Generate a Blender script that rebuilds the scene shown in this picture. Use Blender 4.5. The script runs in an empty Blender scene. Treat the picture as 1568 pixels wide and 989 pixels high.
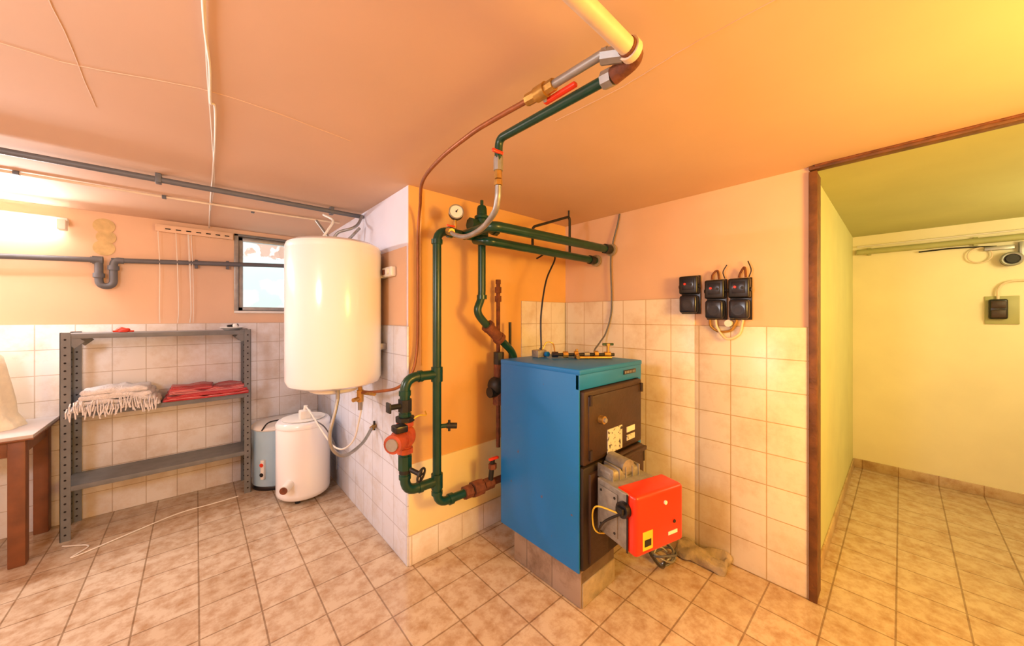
import bpy, bmesh, math, random
from mathutils import Vector, Matrix, noise
random.seed(4)
V=Vector
sc=bpy.context.scene
sc.view_settings.view_transform='Standard'
sc.view_settings.look='None'
sc.view_settings.exposure=0.0

# ------------------------------------------------------------ materials
def L(c):
    return tuple(((x/255)/12.92 if x/255<=.04045 else ((x/255+.055)/1.055)**2.4) for x in c)+(1,)
def base(name):
    m=bpy.data.materials.new(name); m.use_nodes=True
    nt=m.node_tree; b=nt.nodes['Principled BSDF']
    return m,nt,b
def mat(name,col,rough=.5,metal=0.0,var=.12,scale=9,bump=0.0,emis=None,col2=None,thr=None,bscale=None):
    m,nt,b=base(name)
    c=L(col)
    g=nt.nodes.new('ShaderNodeNewGeometry')
    n=nt.nodes.new('ShaderNodeTexNoise'); n.inputs['Scale'].default_value=scale; n.inputs['Detail'].default_value=5
    nt.links.new(g.outputs['Position'],n.inputs['Vector'])
    r=nt.nodes.new('ShaderNodeValToRGB')
    lo,hi=(.3,.7) if thr is None else (thr-.03,thr+.03)
    r.color_ramp.elements[0].position=lo; r.color_ramp.elements[1].position=hi
    if col2 is None:
        r.color_ramp.elements[0].color=tuple(max(0,x*(1-var)) for x in c[:3])+(1,)
        r.color_ramp.elements[1].color=tuple(min(1,x*(1+var)) for x in c[:3])+(1,)
    else:
        r.color_ramp.elements[0].color=c; r.color_ramp.elements[1].color=L(col2)
    nt.links.new(n.outputs['Fac'],r.inputs['Fac'])
    nt.links.new(r.outputs['Color'],b.inputs['Base Color'])
    b.inputs['Roughness'].default_value=rough; b.inputs['Metallic'].default_value=metal
    if bump:
        n2=n
        if bscale:
            n2=nt.nodes.new('ShaderNodeTexNoise'); n2.inputs['Scale'].default_value=bscale; n2.inputs['Detail'].default_value=6
            nt.links.new(g.outputs['Position'],n2.inputs['Vector'])
        bp=nt.nodes.new('ShaderNodeBump'); bp.inputs['Strength'].default_value=bump; bp.inputs['Distance'].default_value=.01
        nt.links.new(n2.outputs['Fac'],bp.inputs['Height']); nt.links.new(bp.outputs['Normal'],b.inputs['Normal'])
    if emis:
        b.inputs['Emission Color'].default_value=L(emis[0]); b.inputs['Emission Strength'].default_value=emis[1]
    return m
def tilemat(name,ax,size,off,c1,c2,grout,mortar=.003,rough=.2,mott=None,mscale=6,mlo=.45,mhi=.7,bump=.4):
    m,nt,b=base(name)
    g=nt.nodes.new('ShaderNodeNewGeometry'); s=nt.nodes.new('ShaderNodeSeparateXYZ')
    nt.links.new(g.outputs['Position'],s.inputs[0])
    cb=nt.nodes.new('ShaderNodeCombineXYZ')
    for i,a in enumerate(ax):
        ad=nt.nodes.new('ShaderNodeMath'); ad.operation='ADD'; ad.inputs[1].default_value=size*40-off[i]
        nt.links.new(s.outputs['XYZ'.index(a)],ad.inputs[0]); nt.links.new(ad.outputs[0],cb.inputs[i])
    br=nt.nodes.new('ShaderNodeTexBrick'); br.offset=0; br.squash=1
    for k,v in (('Scale',1.0),('Mortar Size',mortar),('Mortar Smooth',.3),('Bias',0.0),('Brick Width',size),('Row Height',size)):
        br.inputs[k].default_value=v
    br.inputs['Color1'].default_value=L(c1); br.inputs['Color2'].default_value=L(c2); br.inputs['Mortar'].default_value=L(grout)
    nt.links.new(cb.outputs[0],br.inputs['Vector'])
    out=br.outputs['Color']
    if mott:
        n=nt.nodes.new('ShaderNodeTexNoise'); n.inputs['Scale'].default_value=mscale; n.inputs['Detail'].default_value=8; n.inputs['Roughness'].default_value=.7
        nt.links.new(g.outputs['Position'],n.inputs['Vector'])
        mr=nt.nodes.new('ShaderNodeMapRange'); mr.inputs['From Min'].default_value=mlo; mr.inputs['From Max'].default_value=mhi
        nt.links.new(n.outputs['Fac'],mr.inputs['Value'])
        mx=nt.nodes.new('ShaderNodeMix'); mx.data_type='RGBA'; mx.blend_type='MULTIPLY'
        nt.links.new(mr.outputs[0],mx.inputs[0]); nt.links.new(out,mx.inputs[6]); mx.inputs[7].default_value=L(mott)
        out=mx.outputs[2]
    nt.links.new(out,b.inputs['Base Color']); b.inputs['Roughness'].default_value=rough
    bp=nt.nodes.new('ShaderNodeBump'); bp.inputs['Strength'].default_value=bump; bp.inputs['Distance'].default_value=.004; bp.invert=True
    nt.links.new(br.outputs['Fac'],bp.inputs['Height']); nt.links.new(bp.outputs['Normal'],b.inputs['Normal'])
    return m

T=.173
M={}
M['ceil']=mat('ceiling_paint',(212,178,150),.75,var=.05,scale=1.5,bump=.15,bscale=5)
M['ceilg']=mat('corridor_ceiling_paint',(184,184,128),.75,var=.06,scale=2,bump=.15,bscale=5)
M['paint']=mat('beige_wall_paint',(226,190,158),.7,var=.05,scale=2,bump=.15,bscale=14)
M['painto']=mat('ochre_wall_paint',(228,178,108),.65,var=.06,scale=2,bump=.2,bscale=14)
M['cream']=mat('cream_wall_paint',(240,224,170),.6,var=.05,scale=3,bump=.2,bscale=14)
M['white']=mat('white_wall_paint',(224,224,238),.6,var=.04,scale=3,bump=.25,bscale=14)
M['greenw']=mat('pale_green_wall_paint',(206,208,150),.6,var=.05,scale=3,bump=.2,bscale=10)
M['yelw']=mat('pale_yellow_wall_paint',(236,228,192),.6,var=.04,scale=3,bump=.2,bscale=10)
kw=dict(mott=(232,220,205),mscale=4)
M['txz']=tilemat('wall_tiles_xz','XZ',T,(.06,0),(234,231,230),(228,224,222),(196,184,172),rough=.28,**kw)
M['tyz']=tilemat('wall_tiles_yz','YZ',T,(.32,0),(238,230,214),(232,222,204),(200,176,136),rough=.3,**kw)
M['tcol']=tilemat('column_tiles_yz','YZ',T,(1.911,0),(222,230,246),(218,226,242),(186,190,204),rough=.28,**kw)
M['floor']=tilemat('floor_tiles','XY',.23,(.01,.018),(202,182,158),(194,172,146),(150,126,100),mortar=.004,rough=.2,mott=(200,166,128),mscale=13,mlo=.42,mhi=.74)
M['skirt']=tilemat('skirting_tiles','YX',.23,(.018,.01),(200,176,140),(190,166,128),(160,126,90),rough=.3,mott=(196,160,120))

M['blue']=mat('blue_enamel',(0,118,200),.38,var=.08,scale=6)
M['bluer']=mat('blue_enamel_worn',(0,118,200),.45,col2=(110,66,40),thr=.74,scale=16)
M['brown']=mat('brown_cast_door',(58,38,24),.5,var=.2,scale=12,bump=.15,bscale=60)
M['dbrown']=mat('dark_brown_iron',(40,27,19),.6,var=.2)
M['rust']=mat('rusty_iron',(112,62,36),.75,var=.35,scale=30,bump=.5,bscale=80)
M['green']=mat('dark_green_pipe_paint',(16,62,46),.3,var=.2,scale=14)
M['black']=mat('black_plastic',(22,22,26),.3,var=.1)
M['navy']=mat('dark_navy_plastic',(30,34,50),.22,var=.1)
M['red']=mat('red_paint',(225,62,32),.35,var=.08)
M['orange']=mat('orange_red_enamel',(232,50,18),.32,var=.05,scale=5)
M['pump']=mat('red_pump_paint',(176,80,52),.5,var=.25,scale=20)
M['cop']=mat('copper',(150,90,52),.45,metal=.4,var=.2,scale=12)
M['brass']=mat('brass',(190,150,78),.35,metal=.7,var=.2,scale=30)
M['steel']=mat('galvanised_steel',(160,160,156),.4,metal=.6,var=.15,scale=20)
M['alu']=mat('cast_aluminium',(150,146,136),.5,metal=.4,var=.2,scale=30,bump=.3,bscale=60)
M['enam']=mat('white_enamel',(240,239,240),.16,var=.01,scale=2)
M['plas']=mat('white_plastic',(232,230,224),.35,var=.03)
M['grey']=mat('grey_plastic_pipe',(96,98,104),.5,var=.1)
M['shelf']=mat('grey_painted_steel',(112,114,114),.5,var=.12,scale=15)
M['hole']=mat('dark_hole',(28,26,26),.9)
M['wood']=mat('brown_wood',(120,72,42),.5,var=.25,scale=10)
M['ttop']=mat('laminate_top',(190,178,172),.35,var=.05)
M['dark']=mat('dark_iron',(48,48,46),.5,metal=.4,var=.25,scale=20)
M['fr']=mat('door_frame_paint',(104,64,32),.55,var=.4,scale=14,bump=.3,bscale=50)
M['conc']=mat('concrete',(160,146,126),.85,var=.25,scale=14,bump=.6,bscale=50)
M['pl']=tilemat('plinth_tiles','YZ',.19,(1.05,0),(160,140,124),(150,130,112),(110,94,80),rough=.5,mott=(170,150,130))
M['rugw']=mat('white_cotton',(228,222,220),.95,var=.08,scale=60,bump=1.0,bscale=140)
M['cloth']=mat('cream_cloth',(238,226,198),.9,var=.06,scale=20,bump=.4,bscale=60)
M['paper']=mat('paper_label',(205,204,198),.6,col2=(60,60,66),thr=.6,scale=45)
M['yel']=mat('yellow_label',(235,200,60),.5)
M['tube']=mat('lamp_tube',(255,250,240),.4,emis=((255,249,244),45))
M['glow']=mat('bulb_glass',(255,240,210),.4,emis=((255,220,160),6))
M['strg']=mat('white_cable',(230,224,214),.6,var=.03)
M['patch']=mat('bare_plaster',(206,180,128),.85,var=.15,scale=20,bump=.4,bscale=40)
M['dial']=mat('gauge_face',(232,230,222),.3,var=.02)
M['olive']=mat('olive_trunking',(170,170,116),.5,var=.08)
M['litb']=mat('light_blue_enamel',(170,205,228),.3,var=.04)
M['out']=mat('outside_wall',(196,220,220),.8,col2=(226,236,234),thr=.5,scale=3)
M['stone']=mat('outside_stones',(200,164,144),.9,col2=(240,232,224),thr=.5,scale=9,bump=.6)
M['whpipe']=mat('white_painted_pipe',(226,206,180),.45,var=.08,scale=12)
# striped rug
m,nt,b=base('red_striped_weave'); g=nt.nodes.new('ShaderNodeNewGeometry'); s=nt.nodes.new('ShaderNodeSeparateXYZ')
nt.links.new(g.outputs['Position'],s.inputs[0])
w=nt.nodes.new('ShaderNodeTexNoise'); w.noise_dimensions='1D'; w.inputs['Scale'].default_value=60; w.inputs['Detail'].default_value=1
mm=nt.nodes.new('ShaderNodeMath'); mm.operation='MULTIPLY_ADD'; mm.inputs[1].default_value=1.6
nt.links.new(s.outputs['Z'],mm.inputs[0]); nt.links.new(s.outputs['Y'],mm.inputs[2]); nt.links.new(mm.outputs[0],w.inputs['W'])
r=nt.nodes.new('ShaderNodeValToRGB'); r.color_ramp.interpolation='CONSTANT'
e=r.color_ramp.elements; e[0].color=L((176,44,48)); e[1].position=.44; e[1].color=L((215,190,184))
for p,c in ((.48,(190,56,56)),(.56,(70,50,80)),(.59,(196,66,60))):
    q=e.new(p); q.color=L(c)
nt.links.new(w.outputs['Fac'],r.inputs[0]); nt.links.new(r.outputs[0],b.inputs['Base Color']); b.inputs['Roughness'].default_value=.95
M['stripe']=m
# glass
m,nt,b=base('window_glass'); b.inputs['Transmission Weight'].default_value=1; b.inputs['Roughness'].default_value=.12; b.inputs['IOR'].default_value=1.02
b.inputs['Base Color'].default_value=(.95,.98,1,1); M['glass']=m

# ------------------------------------------------------------ builder
def fillet(pts,rad,n=6):
    pts=[V(p) for p in pts]; o=[pts[0]]
    for i in range(1,len(pts)-1):
        p=pts[i]; d1=(pts[i-1]-p); d2=(pts[i+1]-p)
        r1=min(rad,d1.length*.49); r2=min(rad,d2.length*.49)
        a=p+d1.normalized()*r1; c=p+d2.normalized()*r2
        for k in range(n+1):
            t=k/n; o.append(a*(1-t)**2+p*2*t*(1-t)+c*t*t)
    o.append(pts[-1]); return o
def smooth(pts,n=8):
    pts=[V(p) for p in pts]; P=[pts[0]*2-pts[1]]+pts+[pts[-1]*2-pts[-2]]; o=[]
    for i in range(1,len(P)-2):
        for k in range(n):
            t=k/n; a,b_,c,d=P[i-1:i+3]
            o.append(.5*((2*b_)+(c-a)*t+(2*a-5*b_+4*c-d)*t*t+(3*b_-a-3*c+d)*t**3))
    o.append(pts[-1]); return o
class B:
    def __init__(s,M4=None): s.bm=bmesh.new(); s.mats=[]; s.M=M4 or Matrix.Identity(4)
    def mi(s,k):
        mm=M[k]
        if mm not in s.mats: s.mats.append(mm)
        return s.mats.index(mm)
    def fin(s,vs,k):
        i=s.mi(k); fs=set(f for v in vs for f in v.link_faces)
        for f in fs: f.material_index=i
        return fs
    def box(s,x0,x1,y0,y1,z0,z1,k,bev=0,seg=2,rot=None):
        mtx=Matrix.Translation(((x0+x1)/2,(y0+y1)/2,(z0+z1)/2))
        if rot: mtx=mtx@rot
        mtx=s.M@mtx@Matrix.Diagonal((abs(x1-x0),abs(y1-y0),abs(z1-z0),1))
        vs=bmesh.ops.create_cube(s.bm,size=1,matrix=mtx)['verts']; s.fin(vs,k)
        if bev:
            es=list(set(e for v in vs for e in v.link_edges))
            rr=bmesh.ops.bevel(s.bm,geom=es,offset=bev,segments=seg,affect='EDGES',profile=.5)
            i=s.mi(k)
            for f in rr['faces']: f.material_index=i
        return s
    def cyl(s,p1,p2,r,k,r2=None,seg=20):
        p1,p2=V(p1),V(p2); d=p2-p1
        mtx=s.M@Matrix.Translation((p1+p2)/2)@d.to_track_quat('Z','Y').to_matrix().to_4x4()
        vs=bmesh.ops.create_cone(s.bm,cap_ends=True,segments=seg,radius1=r,radius2=r if r2 is None else r2,depth=d.length,matrix=mtx)['verts']
        s.fin(vs,k); return s
    def sph(s,c,r,k,sc=(1,1,1),seg=20):
        mtx=s.M@Matrix.Translation(c)@Matrix.Diagonal((sc[0],sc[1],sc[2],1))
        vs=bmesh.ops.create_uvsphere(s.bm,u_segments=seg,v_segments=seg//2,radius=r,matrix=mtx)['verts']; s.fin(vs,k); return s
    def tube(s,pts,r,k,seg=12):
        pts=[s.M@V(p) for p in pts]; i=s.mi(k); rings=[]
        t0=(pts[1]-pts[0]).normalized(); n=t0.orthogonal().normalized()
        for j,p in enumerate(pts):
            t=(pts[min(j+1,len(pts)-1)]-pts[max(j-1,0)]).normalized()
            n=(n-t*n.dot(t)).normalized(); bb=t.cross(n)
            rr=r[j] if isinstance(r,list) else r
            rings.append([s.bm.verts.new(p+(n*math.cos(2*math.pi*q/seg)+bb*math.sin(2*math.pi*q/seg))*rr) for q in range(seg)])
        for a,c in zip(rings,rings[1:]):
            for q in range(seg):
                f=s.bm.faces.new((a[q],a[(q+1)%seg],c[(q+1)%seg],c[q])); f.material_index=i
        for a in (rings[0],rings[-1]):
            f=s.bm.faces.new(a); f.material_index=i
        return s
    def torus(s,c,R,r,k,axis=(0,0,1),seg=28):
        q=V(axis).to_track_quat('Z','Y'); c=V(c); pts=[c+q@V((R*math.cos(2*math.pi*j/seg),R*math.sin(2*math.pi*j/seg),0)) for j in range(seg+1)]
        return s.tube(pts,r,k,8)
    def lathe(s,c,prof,k,seg=48,fold=0):
        i=s.mi(k); c=V(c); rings=[]
        for r_,z in prof:
            ring=[]
            for q in range(seg):
                a=2*math.pi*q/seg; rr=max(r_,.0005)
                if fold: rr*=1+fold*noise.noise(V((2.2*math.cos(a),2.2*math.sin(a),z*3)))+fold*.4*math.sin(a*9+z*6)
                ring.append(s.bm.verts.new(s.M@(c+V((rr*math.cos(a),rr*math.sin(a),z)))))
            rings.append(ring)
        for a,d in zip(rings,rings[1:]):
            for q in range(seg):
                f=s.bm.faces.new((a[q],a[(q+1)%seg],d[(q+1)%seg],d[q])); f.material_index=i
        for a in (rings[0],rings[-1]): s.bm.faces.new(a).material_index=i
        return s
    def lump(s,x0,x1,y0,y1,z0,z1,k,amp=.01,fr=8,n=(24,12,4),seed=0,round_=.02):
        i=s.mi(k); nx,ny,nz=n; d={}
        def vert(a,b_,c):
            key=(a,b_,c)
            if key not in d:
                p=V((x0+(x1-x0)*a/nx,y0+(y1-y0)*b_/ny,z0+(z1-z0)*c/nz)); q=p.copy()
                for ax,(lo,hi) in enumerate(((x0,x1),(y0,y1),(z0,z1))):
                    rr=min(round_,(hi-lo)/2); q[ax]=min(max(p[ax],lo+rr),hi-rr)
                dd=p-q
                if dd.length>1e-6:
                    rr=min(round_,(z1-z0)/2); p=q+dd.normalized()*min(rr,dd.length)
                nv=noise.noise_vector(p*fr+V((seed,seed*2,0)))
                p=p+nv*amp*(1.0 if c>0 else .0)
                if c>0: p.z+=amp*noise.noise(V((p.x*fr*1.5,p.y*fr,seed)))
                d[key]=s.bm.verts.new(s.M@p)
            return d[key]
        for a in range(nx):
            for b_ in range(ny):
                for c in (0,nz): s.bm.faces.new([vert(a,b_,c),vert(a+1,b_,c),vert(a+1,b_+1,c),vert(a,b_+1,c)]).material_index=i
        for a in range(nx):
            for c in range(nz):
                for b_ in (0,ny): s.bm.faces.new([vert(a,b_,c),vert(a+1,b_,c),vert(a+1,b_,c+1),vert(a,b_,c+1)]).material_index=i
        for b_ in range(ny):
            for c in range(nz):
                for a in (0,nx): s.bm.faces.new([vert(a,b_,c),vert(a,b_+1,c),vert(a,b_+1,c+1),vert(a,b_,c+1)]).material_index=i
        return s
    def done(s,name,ang=40):
        bm=s.bm; bmesh.ops.recalc_face_normals(bm,faces=bm.faces[:])
        xs=[v.co for v in bm.verts]
        c=V(((min(v.x for v in xs)+max(v.x for v in xs))/2,(min(v.y for v in xs)+max(v.y for v in xs))/2,min(v.z for v in xs)))
        bmesh.ops.translate(bm,verts=bm.verts[:],vec=-c)
        for f in bm.faces: f.smooth=True
        me=bpy.data.meshes.new(name); bm.to_mesh(me); bm.free()
        for mm in s.mats: me.materials.append(mm)
        me.set_sharp_from_angle(angle=math.radians(ang))
        o=bpy.data.objects.new(name,me); o.location=c; sc.collection.objects.link(o); return o

# ------------------------------------------------------------ room shell
H=2.2; XC=.912; YN=1.911; XR=2.325; YB=3.90; XF=4.69; YD=.313
B().box(-2.2,XF+.15,-1.8,YB+.15,-.1,0,'floor').done('floor')
b=B(); b.box(-2.2,XR+.06,-1.8,YB+.15,H,H+.1,'ceil')
def seam(pts,r=.0016):
    q=smooth(pts,6); q=[p+V((.004*noise.noise(p*20),.004*noise.noise(p*20+V((5,5,5))),0)) for p in q]; b.tube(q,r,'ceil',6)
seam([(1.04,-1.2,2.2),(1.04,-.4,2.2),(1.035,.2,2.2),(1.03,.4,2.2),(1.05,.62,2.2),(1.04,.9,2.2)])
seam([(-1.2,1.70,2.2),(-.4,1.68,2.2),(-.27,1.675,2.2),(.07,1.56,2.2),(.5,1.6,2.2)]); seam([(-.264,1.0,2.2),(-.262,1.4,2.2),(-.27,1.96,2.2)])
b.done('ceiling')
B().box(XR+.06,XF+.15,-1.8,YD+.2,H,H+.1,'ceilg').done('ceiling_corridor')
wx0,wx1,wz0,wz1=.275,.82,1.49,2.145
b=B()
b.box(-2.2,wx0,YB,YB+.15,0,H,'paint').box(wx1,1.2,YB,YB+.15,0,H,'paint').box(wx0,wx1,YB,YB+.15,0,wz0,'paint').box(wx0,wx1,YB,YB+.15,wz1,H,'paint')
b.done('wall_back')
b=B(); b.box(-2.0,XC-.013,YB-.012,YB,0,8*T,'txz',.002); b.done('wall_back_tiles')
b=B(); b.box(XC,XR+.1,YN,YB,0,H,'white')
b.done('wall_column')
b=B()
b.box(XC-.012,XC,YN-.012,YB-.012,0,8*T,'tcol',.002)
b.box(XC-.004,XC,YN+.02,YN+.55,8*T,1.85,'paint')
b.done('wall_column_tiles')
b=B(); b.box(XC,XR,YN-.006,YN,.58,H,'painto').box(XC-.002,XR,YN-.016,YN,T,.58,'cream',.003)
b.box(XC-.002,XR,YN-.02,YN,0,T,'txz',.002)
b.box(1.806,XR,YN-.014,YN-.006,.58,9*T,'txz',.002)
b.done('wall_nook')
b=B(); b.box(XR,XR+.1,YD,YN,0,H,'paint'); b.box(XR,XR+.1,-1.8,-.75,0,H,'paint')
b.box(XR-.012,XR,.864,YN-.02,0,9*T,'tyz',.002); b.box(XR-.012,XR,YD,.8638,0,8*T,'tyz',.002)
b.done('wall_right')
B().box(-2.2,-2.0,-1.8,YB,0,H,'paint').done('wall_left')
B().box(-2.2,XF+.15,-1.95,-1.8,0,H,'paint').done('wall_front')
b=B(); b.box(XR+.1,XF,YD,YD+.15,0,H,'greenw'); b.done('wall_corridor_side')
b=B(); b.box(XF,XF+.15,-1.8,YD+.15,0,H,'yelw'); b.done('wall_corridor_end')
b=B(); b.box(XF-.012,XF,-1.8,YD-.01,0,.085,'skirt',.003); b.done('baseboard_corridor_end')
b=B(); b.box(XR+.12,XF-.012,YD-.012,YD,0,.085,'skirt',.003); b.done('baseboard_corridor_side')
# door frame
b=B()
b.box(XR-.012,XR+.11,YD-.030,YD-.001,0,H-.03,'fr',.004); b.box(XR-.022,XR-.012,YD-.032,YD+.002,0,H-.03,'fr',.003)
b.box(XR-.02,XR+.03,-.75,YD+.002,H-.022,H-.002,'fr',.004); b.box(XR-.02,XR+.11,-.75,-.71,0,H-.03,'fr',.004)
b.tube([V((XR-.02,-.75+.04*i,H-.004+.003*noise.noise(V((i*.9,0,0))))) for i in range(27)],[.006+.006*abs(noise.noise(V((i*1.3,3,0)))) for i in range(27)],'rust',8)
b.done('door_frame')
# window
b=B(); f=.035
for a in ((wx0,wx0+f,wz0,wz1),(wx1-f,wx1,wz0,wz1),(wx0,wx1,wz0,wz0+f),(wx0,wx1,wz1-f,wz1)):
    b.box(a[0],a[1],YB+.02,YB+.07,a[2],a[3],'steel',.004)
b.box(wx0+f,wx1-f,YB+.04,YB+.046,wz0+f,wz1-f,'glass')
b.box(wx0+.36,wx0+.385,YB+.025,YB+.06,wz0+f,wz1-f,'steel',.003)
b.box(wx0-.03,wx1+.03,YB-.02,YB+.02,wz0-.02,wz0,'plas',.003)
b.box(wx0-.03,wx0,YB-.01,YB+.02,wz0,wz1+.02,'steel',.003); b.box(wx0-.03,wx1,YB-.01,YB+.02,wz1,wz1+.02,'shelf',.003)
b.done('window_1')
b=B(); b.lump(-.8,2.6,4.9,5.2,.8,2.12,'out',amp=.03,n=(30,3,16)); b.done('exterior_retaining_wall')
b=B(); b.lump(-.8,2.8,5.0,6.0,2.12,2.9,'stone',amp=.12,fr=5,n=(40,10,10)); b.done('exterior_stone_bank')

# ------------------------------------------------------------ boiler
b=B()
b.box(1.39,1.99,1.07,1.64,.182,1.16,'blue',.006); b.box(1.386,1.396,1.052,1.642,.180,1.155,'bluer',.003)
b.box(1.384,1.995,1.045,1.645,1.150,1.178,'bluer',.008,3)
b.box(1.386,1.995,1.050,1.075,1.075,1.155,'blue',.005); b.box(1.962,1.995,1.052,1.075,.19,1.08,'blue',.004)
b.box(1.400,1.962,1.03,1.08,.705,1.072,'brown',.012,3); b.box(1.43,1.94,1.022,1.04,.73,1.045,'brown',.008)
b.box(1.400,1.962,1.035,1.08,.19,.695,'dbrown',.01); b.box(1.44,1.60,1.02,1.05,.21,.66,'brown',.01); b.box(1.60,1.95,1.005,1.05,.40,.70,'brown',.02,3)
b.box(1.55,1.95,.99,1.03,.665,.69,'brown',.006)
b.cyl((1.52,1.025,.919),(1.52,.995,.919),.02,'brass').cyl((1.52,.995,.919),(1.52,.985,.919),.012,'steel')
b.box(1.585,1.725,1.018,1.023,.725,.85,'paper'); b.box(1.775,1.86,1.018,1.023,.795,.825,'plas'); b.box(1.775,1.86,1.018,1.023,.75,.78,'paper')
b.box(1.79,1.925,1.046,1.051,1.11,1.135,'black',.002)
for i in range(7): b.box(1.80+i*.017,1.81+i*.017,1.044,1.047,1.116,1.129,'steel')
b.cyl((1.44,1.02,1.0),(1.44,1.02,1.05),.009,'dbrown'); b.cyl((1.44,1.02,.73),(1.44,1.02,.78),.009,'dbrown')
b.cyl((1.94,1.02,1.0),(1.94,1.02,1.05),.009,'dbrown'); b.cyl((1.94,1.01,.60),(1.94,1.01,.66),.009,'dbrown')
b.done('boiler')
b=B(); b.box(1.402,1.70,1.052,1.54,0,.181,'pl',.006); b.box(1.41,1.70,1.046,1.06,0,.12,'conc',.006)
b.box(1.80,1.97,1.25,1.6,0,.181,'conc',.006); b.done('boiler_plinth')

# burner
MB=Matrix.Translation((1.544,.722,0))@Matrix.Rotation(math.radians(-15),4,'Z')
b=B(MB)
b.box(-.150,.155,0,.125,.395,.66,'orange',.018,4)
b.box(-.156,.10,.045,.24,.405,.655,'alu',.006,3)
b.box(-.158,-.154,.04,.048,.40,.655,'black',.001)
b.box(-.162,-.155,.10,.22,.43,.63,'alu',.003)
for z_ in (.45,.61):
    for v_ in (.115,.205): b.cyl((-.165,v_,z_),(-.160,v_,z_),.006,'dark',seg=8)
b.cyl((0,.24,.53),(0,.345,.53),.075,'alu'); b.cyl((0,.30,.53),(0,.32,.53),.11,'alu',seg=6)
b.box(-.13,.06,.17,.27,.64,.70,'alu',.02,3); b.cyl((-.02,.17,.70),(-.02,.29,.70),.04,'alu')
for i in range(5): b.box(-.125+i*.042,-.117+i*.042,.165,.275,.64,.708,'alu',.002)
b.cyl((-.175,.06,.585),(-.15,.06,.585),.035,'black'); b.box(-.19,-.165,.04,.085,.57,.60,'black',.008)
b.cyl((0.03,-.006,.60),(.03,.004,.60),.009,'plas'); b.box(-.11,-.05,-.002,.002,.42,.50,'yel'); b.box(.05,.11,-.002,.002,.445,.46,'plas')
b.box(-.10,-.06,-.003,-.001,.435,.465,'black')
b.cyl((.09,-.004,.50),(.09,.003,.50),.008,'dbrown')
b.tube(smooth([(-.18,.06,.57),(-.2,.14,.50),(-.18,.2,.42),(-.1,.25,.38),(-.06,.30,.42)]),.006,'black')
b.tube(smooth([(-.17,.08,.56),(-.195,.2,.54),(-.185,.24,.46),(-.17,.22,.40),(-.05,.2,.385),(0,.2,.41)]),.004,'yel')
b.done('oil_burner')
b=B()
for i in range(4):
    r_=.06+.01*i
    b.tube(smooth([(2.06+r_*math.cos(a*.6+i),.95+r_*.8*math.sin(a*.6+i),.012+.012*i+.02*math.sin(a)) for a in range(12)]),.006,'grey' if i%2 else 'steel',8)
b.tube(smooth([(2.0,.98,.03),(1.92,.96,.12),(1.86,.92,.25),(1.82,.96,.42)]),.007,'grey',8)
b.tube(smooth([(2.03,.92,.02),(1.9,.88,.06),(1.80,.9,.18),(1.74,.95,.38)]),.007,'black',8)
b.done('cable_coil')
b=B(); b.lump(2.15,2.305,.66,.92,.0,.05,'conc',amp=.025,fr=14,n=(12,14,4)); b.done('concrete_rubble')

# ------------------------------------------------------------ boiler top fittings
b=B()
p0=V((1.66,1.47,1.20)); p1=V((1.955,1.21,1.20)); 
b.tube([p0,p1],.010,'dark'); 
for t,l,r_,k in ((.0,.1,.018,'navy'),(.18,.08,.02,'brass'),(.36,.06,.024,'brass'),(.52,.08,.017,'steel'),(.68,.06,.024,'brass'),(.84,.1,.018,'brass')):
    b.cyl(p0.lerp(p1,t),p0.lerp(p1,t+l),r_,k,seg=8)
q=p0.lerp(p1,.9); b.cyl(q,q+V((0,0,.06)),.009,'brass'); b.cyl(q+V((-.028,.02,.065)),q+V((.028,-.02,.065)),.008,'green'); b.cyl(q+V((0,0,.055)),q+V((0,0,.07)),.014,'brass')
q=p0.lerp(p1,.4); b.cyl(q+V((0,0,-.02)),q+V((0,0,.035)),.008,'brass'); b.cyl(q,q+V((-.05,-.05,-.01)),.012,'brass')
b.tube(smooth([p0.lerp(p1,.3)+V((0,.04,-.008)),p0.lerp(p1,.6)+V((.03,.05,0)),p0.lerp(p1,.9)+V((.02,.03,-.005))]),.007,'black')
b.cyl(p0.lerp(p1,.25)+V((0,-.08,-.012)),p0.lerp(p1,.8)+V((0,-.07,-.012)),.009,'brass')
b.done('brass_valve_assembly')
b=B(); b.box(1.60,1.68,1.53,1.59,1.178,1.225,'alu',.006); b.cyl((1.66,1.52,1.20),(1.66,1.50,1.20),.016,'blue')
b.tube(smooth([(1.67,1.56,1.225),(1.70,1.55,1.27),(1.74,1.53,1.26),(1.73,1.50,1.20),(1.76,1.48,1.184)]),.004,'brass',8)
b.done('thermostat_box')

# ------------------------------------------------------------ heating pipes
R=.024; YA=1.72; XA=.99; XB=.803; XP=1.30
b=B()
b.tube(fillet([(1.36,YA,.40),(XA,YA,.40),(XA,YA,1.918),(XP+.03,YA,1.918)],.07),R,'green',16)
b.tube(fillet([(XA,YA,1.12),(XB,YA,1.12),(XB,YA,.53),(XA,YA,.53)],.07),R+.002,'green',16)
for z in (1.12,.53): b.cyl((XA,YA,z-.04),(XA,YA,z+.04),R+.008,'green')
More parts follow.
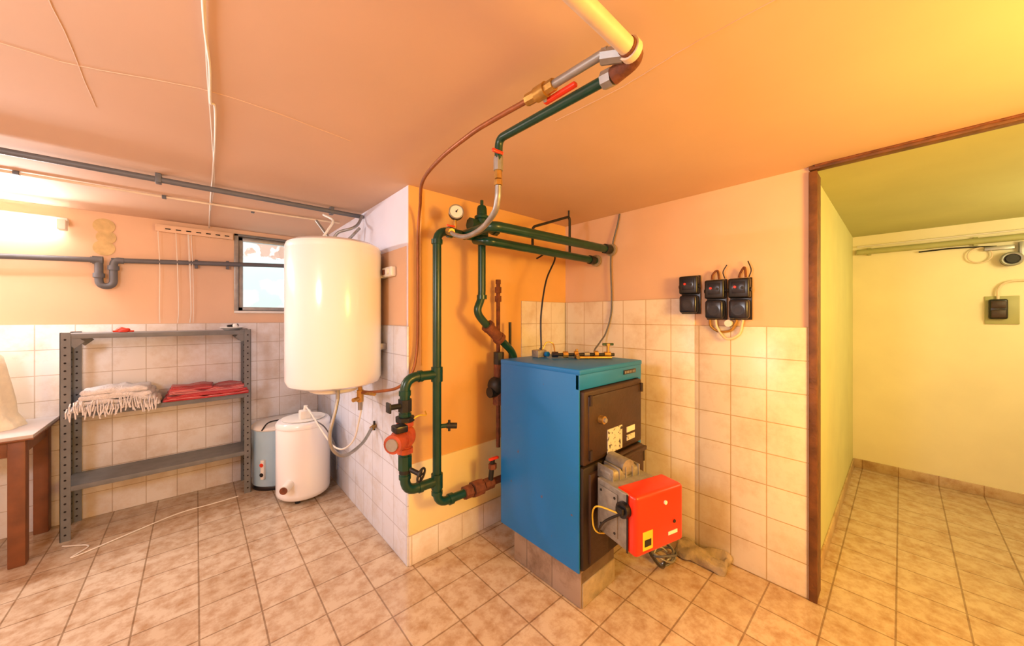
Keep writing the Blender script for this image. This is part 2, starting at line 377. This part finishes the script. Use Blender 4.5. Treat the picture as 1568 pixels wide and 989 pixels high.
# elbow sockets
for p,q in (((XA+.075,YA,.40),(XA+.10,YA,.40)),((XA,YA,.475),(XA,YA,.455)),((XA,YA,1.84),(XA,YA,1.865)),((XA+.07,YA,1.918),(XA+.095,YA,1.918)),((XB,YA,1.03),(XB,YA,1.055)),((XB,YA,.60),(XB,YA,.62)),((XB+.075,YA,.53),(XB+.095,YA,.53)),((XB+.075,YA,1.12),(XB+.095,YA,1.12)),((XP,YA,1.545),(XP,YA,1.57))):
    b.cyl(p,q,R+.007,'green')
b.tube(fillet([(XP,YA,1.95),(XP,YA,1.55),(XP-.045,YA,1.47),(XP+.02,YA,1.40),(1.56,YA,1.20),(1.60,YA,1.0)],.05),R,'green',16)
b.cyl((1.355,YA,1.37),(1.44,YA,1.30),.036,'rust',seg=10); b.cyl((1.34,YA,1.385),(1.36,YA,1.368),.042,'rust',seg=10); b.cyl((1.43,YA,1.307),(1.45,YA,1.29),.042,'rust',seg=10)
b.cyl((1.17,YA,.40),(1.22,YA,.40),.038,'rust',seg=8); b.cyl((1.23,YA,.40),(1.30,YA,.40),.046,'rust',seg=8); b.cyl((1.31,YA,.40),(1.38,YA,.40),.036,'rust',seg=8)
b.tube([(1.34,YA,.40),(1.55,YA,.40)],.022,'rust')
b.tube(fillet([(1.17,YA,1.918),(1.17,1.453,1.922),(XR-.014,1.453,1.937)],.05),R+.004,'green',16)
b.tube(fillet([(1.25,YA,1.90),(1.25,1.586,1.872),(XR-.014,1.586,1.872)],.04),R+.002,'green',16)
b.cyl((2.22,1.453,1.937),(2.28,1.453,1.937),.036,'dark',seg=10); b.cyl((2.22,1.586,1.872),(2.27,1.586,1.872),.034,'dark',seg=10)
b.cyl((2.295,1.453,1.937),(2.31,1.453,1.937),.045,'conc'); b.cyl((2.295,1.586,1.872),(2.31,1.586,1.872),.045,'conc')
b.cyl((XP-.07,YA,1.99),(XP+.10,YA,1.99),.032,'green'); b.cyl((XP,YA,1.93),(XP,YA,2.03),.04,'green'); b.lathe((XP,YA,2.03),[(.036,0),(.045,.005),(.045,.02),(.032,.03),(.03,.07),(.024,.085),(.01,.09),(.01,.12),(0,.12)],'green',20)
b.cyl((XP-.09,YA,1.99),(XP-.06,YA,1.99),.04,'green',seg=8); b.cyl((XP+.09,YA,1.99),(XP+.12,YA,1.99),.04,'green',seg=8)
b.cyl((XA,YA,.83),(XA+.07,YA-.03,.83),.012,'green'); b.cyl((XA+.05,YA-.02,.83),(XA+.10,YA-.045,.825),.016,'dark'); b.cyl((XA+.06,YA-.03,.80),(XA+.06,YA-.03,.86),.007,'dark')
b.cyl((XB,YA,.95),(XB,YA,1.01),.036,'dark',seg=8); b.cyl((XB,YA,.98),(XB-.09,YA-.02,.985),.014,'dark'); b.box(XB-.10,XB-.09,YA-.045,YA+.005,.96,1.01,'dark',.003)
b.cyl((XB,YA,.90),(XB,YA,.92),.05,'dark',seg=8); b.cyl((XB,YA,.925),(XB,YA,.94),.034,'green',seg=8)
b.cyl((XB,YA,.65),(XB,YA,.72),.036,'green',seg=8)
b.cyl((XB,YA,.63),(XB,YA,.71),.03,'dark'); b.cyl((XB,YA,.66),(XB+.05,YA-.08,.63),.012,'dark'); 
hd=V((.5,-.8,-.2)).normalized(); hc=V((XB+.05,YA-.08,.63))
b.torus(hc,.034,.006,'dark',hd); 
qq=hd.to_track_quat('Z','Y')
for a in range(4):
    b.cyl(hc,hc+qq@V((.034*math.cos(a*1.57),.034*math.sin(a*1.57),0)),.004,'dark',seg=8)
b.cyl((1.36,YA-.01,.42),(1.36,YA-.03,.56),.016,'dark'); b.box(1.33,1.40,YA-.045,YA-.025,.555,.57,'red',.004); b.cyl((1.36,YA-.03,.50),(1.36,YA-.03,.53),.026,'rust',seg=6)
b.done('heating_pipes')
b=B()
pd=V((-.75,-.6,0)).normalized(); pc=V((XB,YA,.82))
b.sph(pc,.055,'pump',(1,1,1.15)); b.cyl(pc,pc+pd*.06,.052,'pump'); b.cyl(pc+pd*.05,pc+pd*.13,.046,'pump'); b.cyl(pc+pd*.13,pc+pd*.14,.03,'steel')
b.cyl(pc+V((0,0,-.09)),pc+V((0,0,.07)),.03,'pump'); b.cyl(pc+V((0,0,.055)),pc+V((0,0,.075)),.045,'pump',seg=8); b.cyl(pc+V((0,0,-.085)),pc+V((0,0,-.06)),.042,'pump',seg=8)
b.box(pc.x-.085,pc.x-.02,pc.y-.085,pc.y-.02,.865,.90,'black',.008)
b.tube(smooth([pc+V((-.02,-.03,.07)),pc+V((.06,-.03,.10)),pc+V((.13,.02,.08)),pc+V((.2,.16,.06))]),.004,'yel',8)
b.done('circulation_pump')
b=B(); gc=V((1.108,YA-.01,2.035)); gd=V((-.45,-.85,.1)).normalized()
b.cyl((1.108,YA,1.945),(1.108,YA,2.0),.009,'brass'); b.cyl(gc-gd*.015,gc+gd*.015,.042,'dark',seg=32); b.cyl(gc+gd*.013,gc+gd*.017,.036,'dial',seg=32); b.torus(gc+gd*.016,.039,.004,'steel',gd)
b.cyl(gc+gd*.019,gc+gd*.019+V((.015,0,.02)),.002,'black',seg=6); b.cyl(gc+gd*.017,gc+gd*.021,.005,'black'); b.done('pressure_gauge')
b=B(); x_=1.53; y_=1.84
b.tube([(x_,y_,.55),(x_,y_,1.66)],.014,'rust'); b.cyl((x_,y_,1.60),(x_,y_,1.64),.022,'rust',seg=8); b.cyl((x_,y_,1.54),(x_,y_,1.58),.022,'rust',seg=8); b.cyl((x_,y_,1.66),(x_,y_,1.69),.018,'rust',seg=6)
b.tube([(x_+.09,y_-.02,1.0),(x_+.09,y_-.02,1.40)],.010,'dark')
b.cyl((x_-.02,y_-.03,1.12),(x_-.02,y_-.03,1.20),.035,'dark',seg=8); b.sph((x_-.04,y_-.03,.98),.06,'dark'); b.cyl((x_-.1,y_-.03,.94),(x_,y_-.03,.94),.035,'dark'); b.cyl((x_-.02,y_-.03,.85),(x_-.02,y_-.03,.93),.04,'rust',seg=8)
b.cyl((x_-.03,y_-.03,1.02),(x_-.03,y_-.03,1.12),.026,'rust')
b.done('rear_return_pipe')
b=B(); b.tube(fillet([(1.62,1.6,1.90),(1.62,1.6,2.02),(2.0,1.6,2.16),(2.0,1.6,1.90)],.03),.009,'dark',10); b.cyl((1.99,1.6,2.14),(1.99,1.6,2.2),.006,'dark'); b.done('vent_pipe')
b=B(); b.tube(smooth([(1.66,1.60,1.82),(1.80,1.62,1.88),(1.84,1.60,1.84),(1.75,1.6,1.68),(1.70,1.6,1.45),(1.68,1.58,1.24),(1.66,1.57,1.23)]),.006,'black',8); b.done('black_cable')
b=B(); b.tube(smooth([(2.318,1.39,2.195),(2.308,1.40,2.12),(2.30,1.45,1.90),(2.30,1.445,1.60),(2.30,1.45,1.46),(2.28,1.48,1.32),(2.2,1.48,1.25),(2.05,1.42,1.21),(1.95,1.35,1.185)]),.006,'grey',8); b.done('grey_cable')

# ------------------------------------------------------------ ceiling supply pipes
b=B()
b.tube([(.35,.45,2.10),(.80,.45,2.10)],.021,'whpipe',16)
b.tube(fillet([(.78,.45,2.10),(.835,.45,2.10),(.835,.52,2.085)],.03),.023,'rust',16); b.cyl((.79,.45,2.10),(.81,.45,2.10),.028,'whpipe')
b.cyl((.55,.45,2.10),(.55,.45,2.198),.006,'steel')
b.cyl((.80,.47,2.10),(.78,.52,2.11),.02,'steel',seg=8)
b.tube([(.78,.50,2.115),(.778,.68,2.118)],.012,'steel',12)
b.done('supply_pipe')
b=B()
b.tube(smooth([(.778,.70,2.118),(.776,.80,2.12),(.765,.95,2.12),(.762,1.08,2.12),(.79,1.35,2.125),(.85,1.62,2.12),(.93,1.80,2.06),(.953,1.868,1.95),(.953,1.872,1.75),(.953,1.872,1.45),(.945,1.868,1.25),(.91,1.86,1.12),(.85,1.90,1.04),(.79,2.0,1.01),(.735,2.15,.985)]),.0085,'cop',12)
b.cyl((.778,.68,2.118),(.778,.72,2.118),.018,'brass',seg=8); b.cyl((.777,.74,2.118),(.776,.79,2.12),.018,'brass',seg=8); b.cyl((.777,.71,2.118),(.777,.75,2.118),.022,'brass'); 
b.box(.795,.812,.62,.74,2.095,2.107,'red',.003); b.cyl((.777,.73,2.12),(.80,.73,2.100),.008,'steel')
b.tube([(.985,1.898,2.19),(.985,1.898,1.15)],.007,'painto',8)
b.done('copper_pipe')
b=B()
b.tube(fillet([(.835,.51,2.087),(.838,1.004,2.10),(.842,1.012,2.00)],.03),.015,'green',14)
b.cyl((.835,.52,2.086),(.835,.55,2.088),.024,'steel',seg=8)
b.cyl((.842,1.012,1.985),(.842,1.012,2.035),.018,'steel',seg=8); b.box(.80,.85,.99,1.0,2.04,2.052,'red',.003); b.cyl((.842,1.012,2.03),(.842,1.012,2.06),.015,'brass',seg=8)
b.cyl((.842,1.012,1.955),(.842,1.012,1.985),.014,'brass',seg=6); b.cyl((.842,1.012,1.93),(.842,1.012,1.95),.016,'brass',seg=6)
b.tube(smooth([(.842,1.012,1.93),(.845,1.02,1.88),(.86,1.06,1.84),(.92,1.22,1.82),(.98,1.42,1.83),(1.02,1.58,1.87),(1.04,1.66,1.905),(1.045,1.70,1.915)]),.012,'steel',12)
b.cyl((1.035,1.64,1.90),(1.043,1.69,1.914),.02,'brass',seg=8); b.box(1.0,1.05,1.63,1.64,1.925,1.935,'red',.003)
b.done('filling_pipe')

# ------------------------------------------------------------ water heater
hx,hy=.63,2.31
b=B()
b.lathe((hx,hy,-.012),[(0,1.035),(.16,1.035),(.215,1.04),(.25,1.055),(.262,1.085),(.262,1.835),(.259,1.845),(.262,1.855),(.255,1.875),(.225,1.892),(.15,1.903),(0,1.908)],'enam',64)
b.lathe((hx,hy,-.012),[(0,1.0),(.12,1.0),(.14,1.01),(.145,1.04),(0,1.04)],'plas',48)
for z in (1.25,1.70): b.box(.86,.899,hy-.12,hy+.12,z-.02,z+.02,'steel',.003)
b.cyl((.73,2.17,.99),(.73,2.17,1.05),.012,'brass'); b.cyl((.73,2.17,.93),(.73,2.17,1.0),.02,'brass',seg=8); b.cyl((.73,2.17,.95),(.68,2.14,.95),.012,'brass'); b.cyl((.73,2.17,.88),(.73,2.17,.93),.013,'steel'); b.cyl((.74,2.16,.985),(.77,2.05,.99),.014,'brass',seg=6)
b.cyl((.60,2.15,.97),(.60,2.15,1.04),.011,'steel')
b.done('water_heater')
b=B(); b.tube(smooth([(.60,2.15,.97),(.58,2.13,.90),(.55,2.12,.78),(.57,2.12,.69),(.64,2.14,.64),(.76,2.22,.66),(.86,2.34,.70),(.896,2.374,.707)]),.010,'steel',10)
b.cyl((.86,2.34,.70),(.896,2.374,.707),.016,'brass',seg=6); b.cyl((.885,2.36,.68),(.885,2.36,.74),.007,'dark'); b.done('flexible_hose')
b=B(); b.box(.872,.907,2.06,2.20,1.685,1.745,'plas',.008,3); b.cyl((.86,2.10,1.715),(.875,2.10,1.715),.018,'plas'); b.box(.865,.874,2.15,2.18,1.70,1.73,'rust',.002); b.done('heater_switch')
b=B(); b.tube(smooth([(.70,2.62,1.97),(.73,2.6,2.02),(.80,2.55,2.05),(.86,2.6,2.10),(.895,2.62,2.17)]),.010,'steel',10)
b.tube(smooth([(.62,2.62,1.95),(.66,2.6,2.02),(.70,2.62,2.10),(.66,2.70,2.15)]),.008,'plas',10); b.tube(smooth([(.66,2.9,2.15),(.74,2.8,2.0),(.80,2.7,1.98),(.88,2.62,2.08)]),.010,'steel',10); b.done('flex_conduit')

# ------------------------------------------------------------ spin dryer & washing machine
b=B(); c=(.646,3.235,0)
b.lathe(c,[(0,.03),(.17,.03),(.186,.045),(.19,.07),(.19,.555),(.186,.565),(.186,.572),(.192,.575),(.192,.60),(.18,.615),(.12,.622),(0,.622)],'enam',48)
b.lathe(c,[(0,.622),(.15,.622),(.155,.628),(.12,.634),(0,.634)],'plas',40)
for a in (0,2.1,4.2): b.cyl((.646+.13*math.cos(a),3.235+.13*math.sin(a),0),(.646+.13*math.cos(a),3.235+.13*math.sin(a),.035),.018,'black')
b.cyl((.53,3.10,.175),(.475,3.02,.165),.032,'plas'); b.cyl((.478,3.025,.166),(.470,3.013,.165),.026,'rust'); b.box(.60,.68,3.13,3.2,.63,.70,'plas',.012,3); b.cyl((.64,3.16,.69),(.645,3.16,.735),.014,'plas')
b.done('spin_dryer')
b=B(); b.tube(smooth([(.645,3.16,.73),(.66,3.05,.69),(.70,2.88,.58),(.74,2.75,.50),(.78,2.65,.50),(.80,2.5,.60),(.80,2.4,.75),(.79,2.3,.92),(.76,2.25,1.02)]),.006,'strg',8); 
b.tube(smooth([(.70,3.05,.62),(.74,2.98,.58),(.80,2.96,.45),(.83,3.0,.3),(.85,3.08,.2)]),.005,'grey',8); b.done('power_cord')
b=B(); c=(.535,3.66,0)
b.lathe(c,[(0,.0),(.18,.0),(.185,.02),(.185,.49),(0,.49)],'litb',48); b.lathe(c,[(.0,.49),(.19,.49),(.195,.50),(.19,.515),(.17,.53),(.06,.545),(0,.545)],'plas',48)
b.lathe(c,[(.186,.0),(.19,.005),(.19,.03),(.186,.035)],'black',48)
for z,k in ((.22,'red'),(.14,'black')): b.cyl((.535-.12,3.66-.135,z),(.535-.14,3.66-.155,z),.016,k)
b.box(.395,.425,3.50,3.53,.10,.26,'plas',.004,rot=Matrix.Rotation(math.radians(45),4,'Z'))
b.tube(smooth([(.40,3.52,.5),(.44,3.5,.56),(.51,3.5,.57),(.57,3.55,.55)]),.006,'black',8)
b.done('washing_machine')

# ------------------------------------------------------------ metal shelf
b=B(); x0,x1,y0,y1=-.645,.335,3.575,3.875; zt=1.335
for px,sx in ((x0,1),(x1,-1)):
    for py,sy in ((y0,1),(y1,-1)):
        b.box(min(px,px+sx*.045),max(px,px+sx*.045),min(py,py+sy*.003),max(py,py+sy*.003),0,zt,'shelf')
        b.box(min(px,px+sx*.003),max(px,px+sx*.003),min(py,py+sy*.045),max(py,py+sy*.045),0,zt,'shelf')
        for i in range(26):
            z=.04+i*.05
            b.cyl((px+sx*.022,py-.0012*sy,z),(px+sx*.022,py+.004*sy,z),.006,'hole',seg=8)
            b.cyl((px-.0012*sx,py+sy*.024,z),(px+.004*sx,py+sy*.024,z),.006,'hole',seg=8)
for z in (.34,.81,zt-.012):
    b.box(x0+.004,x1-.004,y0+.004,y1-.004,z,z+.004,'shelf'); 
    for yy in (y0+.003,y1-.006): b.box(x0+.004,x1-.004,yy,yy+.003,z-.028,z+.004,'shelf',.001)
    for xx in (x0+.003,x1-.006): b.box(xx,xx+.003,y0+.004,y1-.004,z-.028,z+.004,'shelf',.001)
for px,sx in ((x0,1),(x1,-1)):
    b.box(min(px+sx*.03,px+sx*.09),max(px+sx*.03,px+sx*.09),y0+.005,y0+.008,zt-.09,zt-.03,'shelf',rot=Matrix.Rotation(math.radians(45),4,'Y'))
    b.box(min(px+sx*.03,px+sx*.09),max(px+sx*.03,px+sx*.09),y1-.008,y1-.005,zt-.09,zt-.03,'shelf',rot=Matrix.Rotation(math.radians(45),4,'Y'))
b.done('metal_shelf')
b=B(); zm=.815
for i in range(4):
    b.lump(-.60+.012*i,-.19-.02*i,y0-.03+.01*i,y1-.05,zm+.033*i,zm+.036+.033*i,'rugw',amp=.014,fr=12,n=(34,18,3),seed=i,round_=.018)
for i in range(62):
    x=-.61+.0066*i; zz=zm+.02+.06*random.random()
    b.tube([(x,y0-.025,zz),(x+.004*random.uniform(-1,1),y0-.045,zz-.02),(x+.01*random.uniform(-1,1),y0-.047,zz-.055-.02*random.random())],.004,'rugw',5)
b.done('folded_white_rug')
b=B()
for i,(a,c_,h) in enumerate(((-.18,.32,.022),(-.16,.31,.022),(-.15,.29,.02),(-.14,.10,.02))):
    b.lump(a,c_,y0+.008*i-.02,y1-.05,zm+.022*i,zm+.024+.022*i,'stripe',amp=.016,fr=9,n=(44,16,2),seed=i+9,round_=.011)
b.done('folded_striped_rug')
b=B(); z=zt-.007
b.lathe((.22,3.70,z),[(0,0),(.05,0),(.075,.02),(.08,.022),(.075,.026),(.05,.008),(0,.008)],'plas',28); b.cyl((.19,3.70,z+.03),(.26,3.72,z+.04),.012,'black'); b.sph((.24,3.70,z+.035),.018,'plas')
b.done('ashtray')
b=B(); b.lump(-.42,-.35,3.65,3.69,z,z+.03,'red',amp=.01,fr=20,n=(10,6,4),round_=.014); b.cyl((-.43,3.66,z+.008),(-.33,3.67,z+.008),.006,'red'); b.done('red_clothes_peg')

# ------------------------------------------------------------ table
b=B()
b.box(-1.65,-.70,3.36,3.885,.735,.757,'ttop',.004); b.box(-1.652,-.698,3.358,3.887,.728,.737,'wood',.002)
b.box(-1.60,-.74,3.40,3.42,.635,.73,'wood',.003); b.box(-1.60,-.74,3.84,3.86,.635,.73,'wood',.003); b.box(-.765,-.745,3.40,3.86,.635,.73,'wood',.003); b.box(-1.61,-1.59,3.40,3.86,.635,.73,'wood',.003)
for lx in (-.765,-1.59):
    for ly in (3.42,3.845):
        b.box(lx-.032,lx+.032,ly-.032,ly+.032,0,.73,'wood',.006)
b.done('wooden_table')
b=B(); b.lathe((-.99,3.68,.758),[(0,0),(.185,0),(.175,.03),(.15,.08),(.145,.16),(.135,.26),(.125,.36),(.115,.43),(.08,.48),(0,.49)],'cloth',64,fold=.10); b.done('draped_cloth_bundle')

# ------------------------------------------------------------ back wall items
b=B(); yb=3.862
b.tube([(-1.98,yb,1.775),(-.56,yb,1.845)],.018,'grey',14); b.tube([(-.46,yb,1.85),(.80,yb,1.925)],.018,'grey',14)
b.tube(fillet([(-.56,yb,1.845),(-.52,yb,1.845),(-.52,yb,1.66),(-.45,yb,1.66),(-.45,yb,1.852),(-.40,yb,1.852)],.045,8),.022,'grey',14)
b.cyl((-.52,yb,1.72),(-.52,yb,1.75),.03,'grey'); b.cyl((-.45,yb,1.78),(-.45,yb,1.81),.03,'grey'); b.cyl((-.50,yb,1.845),(-.55,yb,1.845),.028,'grey')
for x in (-1.2,0,.2): b.box(x-.01,x+.01,yb,3.897,1.80+.055*(x+1.0)-.02+.0,1.80+.055*(x+1.0)+.05,'grey',.002)
b.done('drain_pipe')
b=B(); b.tube([(-1.98,2.66,2.168),(.905,2.64,2.168)],.015,'grey',12)
for x in (-1.2,-.15,.7): b.box(x-.012,x+.012,2.63,2.68,2.15,2.199,'grey',.003)
b.done('ceiling_conduit')
b=B(); b.tube([(-1.98,3.1,2.19),(-.2,3.1,2.19),(.55,3.05,2.19),(.85,3.0,2.185)],.007,'whpipe',8)
for x in (-1.5,-.7,-.15,.3): b.box(x-.01,x+.01,3.085,3.115,2.18,2.199,'grey',.002)
b.done('ceiling_cable')
b=B(); b.tube(smooth([(.0,.5,2.194),(.012,1.127,2.193),(.03,1.4,2.194),(.037,1.62,2.19),(.05,1.66,2.193),(.06,2.0,2.194),(.065,2.5,2.194),(.07,3.2,2.194),(.08,3.88,2.19),(.085,3.892,2.1)]),.0035,'strg',8)
b.tube(smooth([(.005,.5,2.196),(.02,1.3,2.196),(.047,1.9,2.195),(.075,2.6,2.196),(.075,3.3,2.196)]),.002,'strg',6); b.done('lamp_cable')
b=B(); b.box(-.235,.235,YB-.05,YB-.001,2.105,2.15,'paint',.004); b.box(-.235,.235,YB-.06,YB-.05,2.10,2.155,'paint',.003)
for i in range(7): b.box(-.18+i*.06,-.15+i*.06,YB-.063,YB-.058,2.12,2.128,'hole')
for x in (-.22,-.12,-.05,-.045,-.03): b.tube(smooth([(x,YB-.055,2.10),(x+.01,YB-.05,1.8),(x+.02*random.random(),YB-.04,1.5),(x+.01,YB-.03,1.39)]),.0022,'strg',6)
b.done('curtain_rail')
b=B()
b.cyl((-.50,YB-.006,2.10),(-.50,YB,2.10),.055,'patch',seg=28); b.cyl((-.49,YB-.0065,2.02),(-.49,YB,2.02),.05,'patch',seg=24); b.cyl((-.50,YB-.005,1.94),(-.50,YB,1.94),.055,'patch',seg=24); b.done('plaster_patch')
b=B(); b.box(-1.95,-.66,YB-.05,YB-.001,2.07,2.12,'plas',.006); b.tube([(-1.92,YB-.075,2.06),(-.70,YB-.075,2.06)],.014,'tube',14); b.box(-.70,-.66,YB-.10,YB-.03,2.03,2.10,'plas',.006); b.box(-1.96,-1.92,YB-.10,YB-.03,2.03,2.10,'plas',.006); b.done('fluorescent_lamp')
b=B(); b.tube(smooth([(-.62,3.50,.006),(-.5,3.4,.006),(-.55,3.3,.006),(-.35,3.40,.006),(-.1,3.52,.006),(.1,3.53,.006),(.25,3.54,.006)]),.004,'strg',6); b.done('extension_cord')

# ------------------------------------------------------------ switch boxes on right wall
def sw(yc,z0,z1,w):
    b=B(); x1=XR-.013; zm=(z0+z1)/2; y0,y1=yc-w/2,yc+w/2
    b.box(x1-.008,x1,y0-.002,y1+.002,z0-.005,z1+.004,'black',.003)
    b.box(x1-.055,x1-.006,y0,y1,zm+.004,z1,'black',.01,3); b.box(x1-.062,x1-.006,y0+.003,y1-.003,z0,zm-.004,'navy',.016,3)
    b.box(x1-.061,x1-.054,y0+.02,y1-.02,zm+.03,z1-.02,'navy',.003); b.cyl((x1-.066,yc+.015,zm+.065),(x1-.058,yc+.015,zm+.065),.007,'red'); b.cyl((x1-.066,yc-.02,zm+.06),(x1-.058,yc-.02,zm+.06),.008,'dark')
    b.cyl((x1-.064,yc,z0+.05),(x1-.058,yc,z0+.05),.03,'black'); b.cyl((x1-.066,yc,z0+.05),(x1-.062,yc,z0+.05),.02,'navy')
    for s_ in (-1,1):
        b.cyl((x1-.03,y0 if s_<0 else y1,zm+.05),(x1-.03,(y0-.006) if s_<0 else (y1+.006),zm+.05),.012,'black')
    b.done('electrical_switch_box')
sw(.884,1.46,1.69,.11); sw(.737,1.425,1.655,.105); sw(.612,1.425,1.655,.105)
b=B(); x=XR-.03
b.tube(smooth([(x,.76,1.66),(x,.755,1.69),(x,.73,1.71),(x,.72,1.66)]),.006,'rust',8); b.tube(smooth([(x,.62,1.66),(x,.61,1.69),(x-.005,.59,1.715),(x,.585,1.66)]),.006,'rust',8)
b.tube(smooth([(x,.69,1.66),(x,.70,1.70),(x,.68,1.74)]),.003,'black',6); b.tube(smooth([(x,.57,1.66),(x,.56,1.70),(x,.575,1.75)]),.003,'black',6)
b.tube(smooth([(x,.77,1.42),(x,.765,1.38),(x,.72,1.35),(x,.66,1.36),(x,.635,1.40),(x,.63,1.42)]),.007,'brass',8)
b.tube(smooth([(x,.74,1.42),(x,.73,1.37),(x-.01,.68,1.31),(x,.62,1.34),(x,.60,1.42)]),.007,'whpipe',8)
b.cyl((x-.015,.67,1.40),(x+.015,.67,1.40),.02,'plas'); b.done('switch_wiring')

# ------------------------------------------------------------ corridor
b=B(); b.tube([(XF-.03,YD-.03,2.045),(XF-.03,-1.7,2.045)],.025,'olive',14); b.tube([(XF-.02,YD-.03,2.10),(XF-.02,-1.7,2.10)],.006,'strg',8)
for y in (.2,-.4): b.box(XF-.03,XF-.001,y-.012,y+.012,2.01,2.08,'olive',.003)
b.done('corridor_pipe')
b=B(); x=XF-.012; yc=-.505
b.box(x-.0,XF-.001,yc-.10,yc+.06,1.38,1.60,'olive',.003); b.box(x-.04,x,yc-.045,yc+.045,1.42,1.575,'black',.012,3); b.box(x-.05,x-.035,yc-.035,yc+.035,1.505,1.56,'brown',.006); b.box(x-.05,x-.035,yc-.035,yc+.035,1.43,1.49,'brown',.006)
b.tube(smooth([(x-.015,yc,1.575),(x-.015,yc-.005,1.66),(x-.015,yc-.05,1.71),(x-.015,yc-.16,1.715),(x-.015,yc-.3,1.715)]),.008,'whpipe',8); b.done('wall_socket')
b=B(); x=XF-.012; c=V((x,-.565,1.88))
b.cyl(c+V((.010,0,0)),c+V((-.05,0,0)),.05,'black',seg=28); b.torus(c+V((-.05,0,0)),.045,.01,'steel',(1,0,0)); b.cyl(c+V((-.05,0,0)),c+V((-.07,0,0)),.03,'dark')
b.box(x-.03,XF-.001,-.58,-.44,1.96,1.99,'steel',.003); b.box(x-.03,XF-.001,-.62,-.60,1.90,2.01,'steel',.003)
b.torus((x-.012,-.42,1.93),.06,.005,'whpipe',(1,0,0)); b.tube(smooth([(x-.01,-.5,1.99),(x-.01,-.3,2.005),(x-.01,-.1,2.0)]),.006,'dark',8); b.done('junction_box')

# ------------------------------------------------------------ unseen bulbs, added as bodies for the point lights
def bulb(x,y,z=2.115,name='added_bulb'):
    b=B(); b.lathe((x,y,0),[(0,2.199),(.06,2.199),(.06,2.18),(.03,2.165),(.025,2.15),(0,2.15)],'plas',28); b.tube([(x,y,2.15),(x,y,z+.04)],.004,'black',8); b.cyl((x,y,z+.035),(x,y,z+.075),.02,'black'); b.sph((x,y,z),.04,'glow',(1,1,1.15)); b.done(name)
bulb(-1.2,.8,1.92); bulb(1.35,-.95,1.75); bulb(3.6,-1.2,1.92)
def pt(name,loc,col,w,r=.12):
    l=bpy.data.lights.new(name,'POINT'); l.color=col; l.energy=w; l.shadow_soft_size=r
    o=bpy.data.objects.new(name,l); o.location=loc; sc.collection.objects.link(o)
pt('cool_fill_light',(-1.2,.8,1.84),(.86,.90,1),74,.2)  # soft fill added out of view to lift the room's overall brightness
pt('warm_light',(1.35,-.95,1.66),(1,.62,.12),138,.25)
pt('corridor_light',(3.6,-1.2,1.84),(1,.85,.42),40,.2)
l=bpy.data.lights.new('tube_light','AREA'); l.shape='RECTANGLE'; l.size=1.2; l.size_y=.06; l.energy=42; l.color=(1,.96,.97)
o=bpy.data.objects.new('tube_light',l); o.location=(-1.3,YB-.16,2.04); o.rotation_euler=(math.radians(-60),0,0); sc.collection.objects.link(o)
w=bpy.data.worlds.new('sky'); sc.world=w; w.use_nodes=True; w.node_tree.nodes['Background'].inputs[0].default_value=(.9,.95,1,1); w.node_tree.nodes['Background'].inputs[1].default_value=3.0

# ------------------------------------------------------------ camera
cd=bpy.data.cameras.new('camera'); cd.sensor_width=36; cd.lens=537/1568*36; cd.shift_y=-.006; cd.clip_start=.02
co=bpy.data.objects.new('camera',cd); co.location=(0,0,1.437); co.rotation_euler=(math.radians(90),0,math.radians(-42)); sc.collection.objects.link(co); sc.camera=co
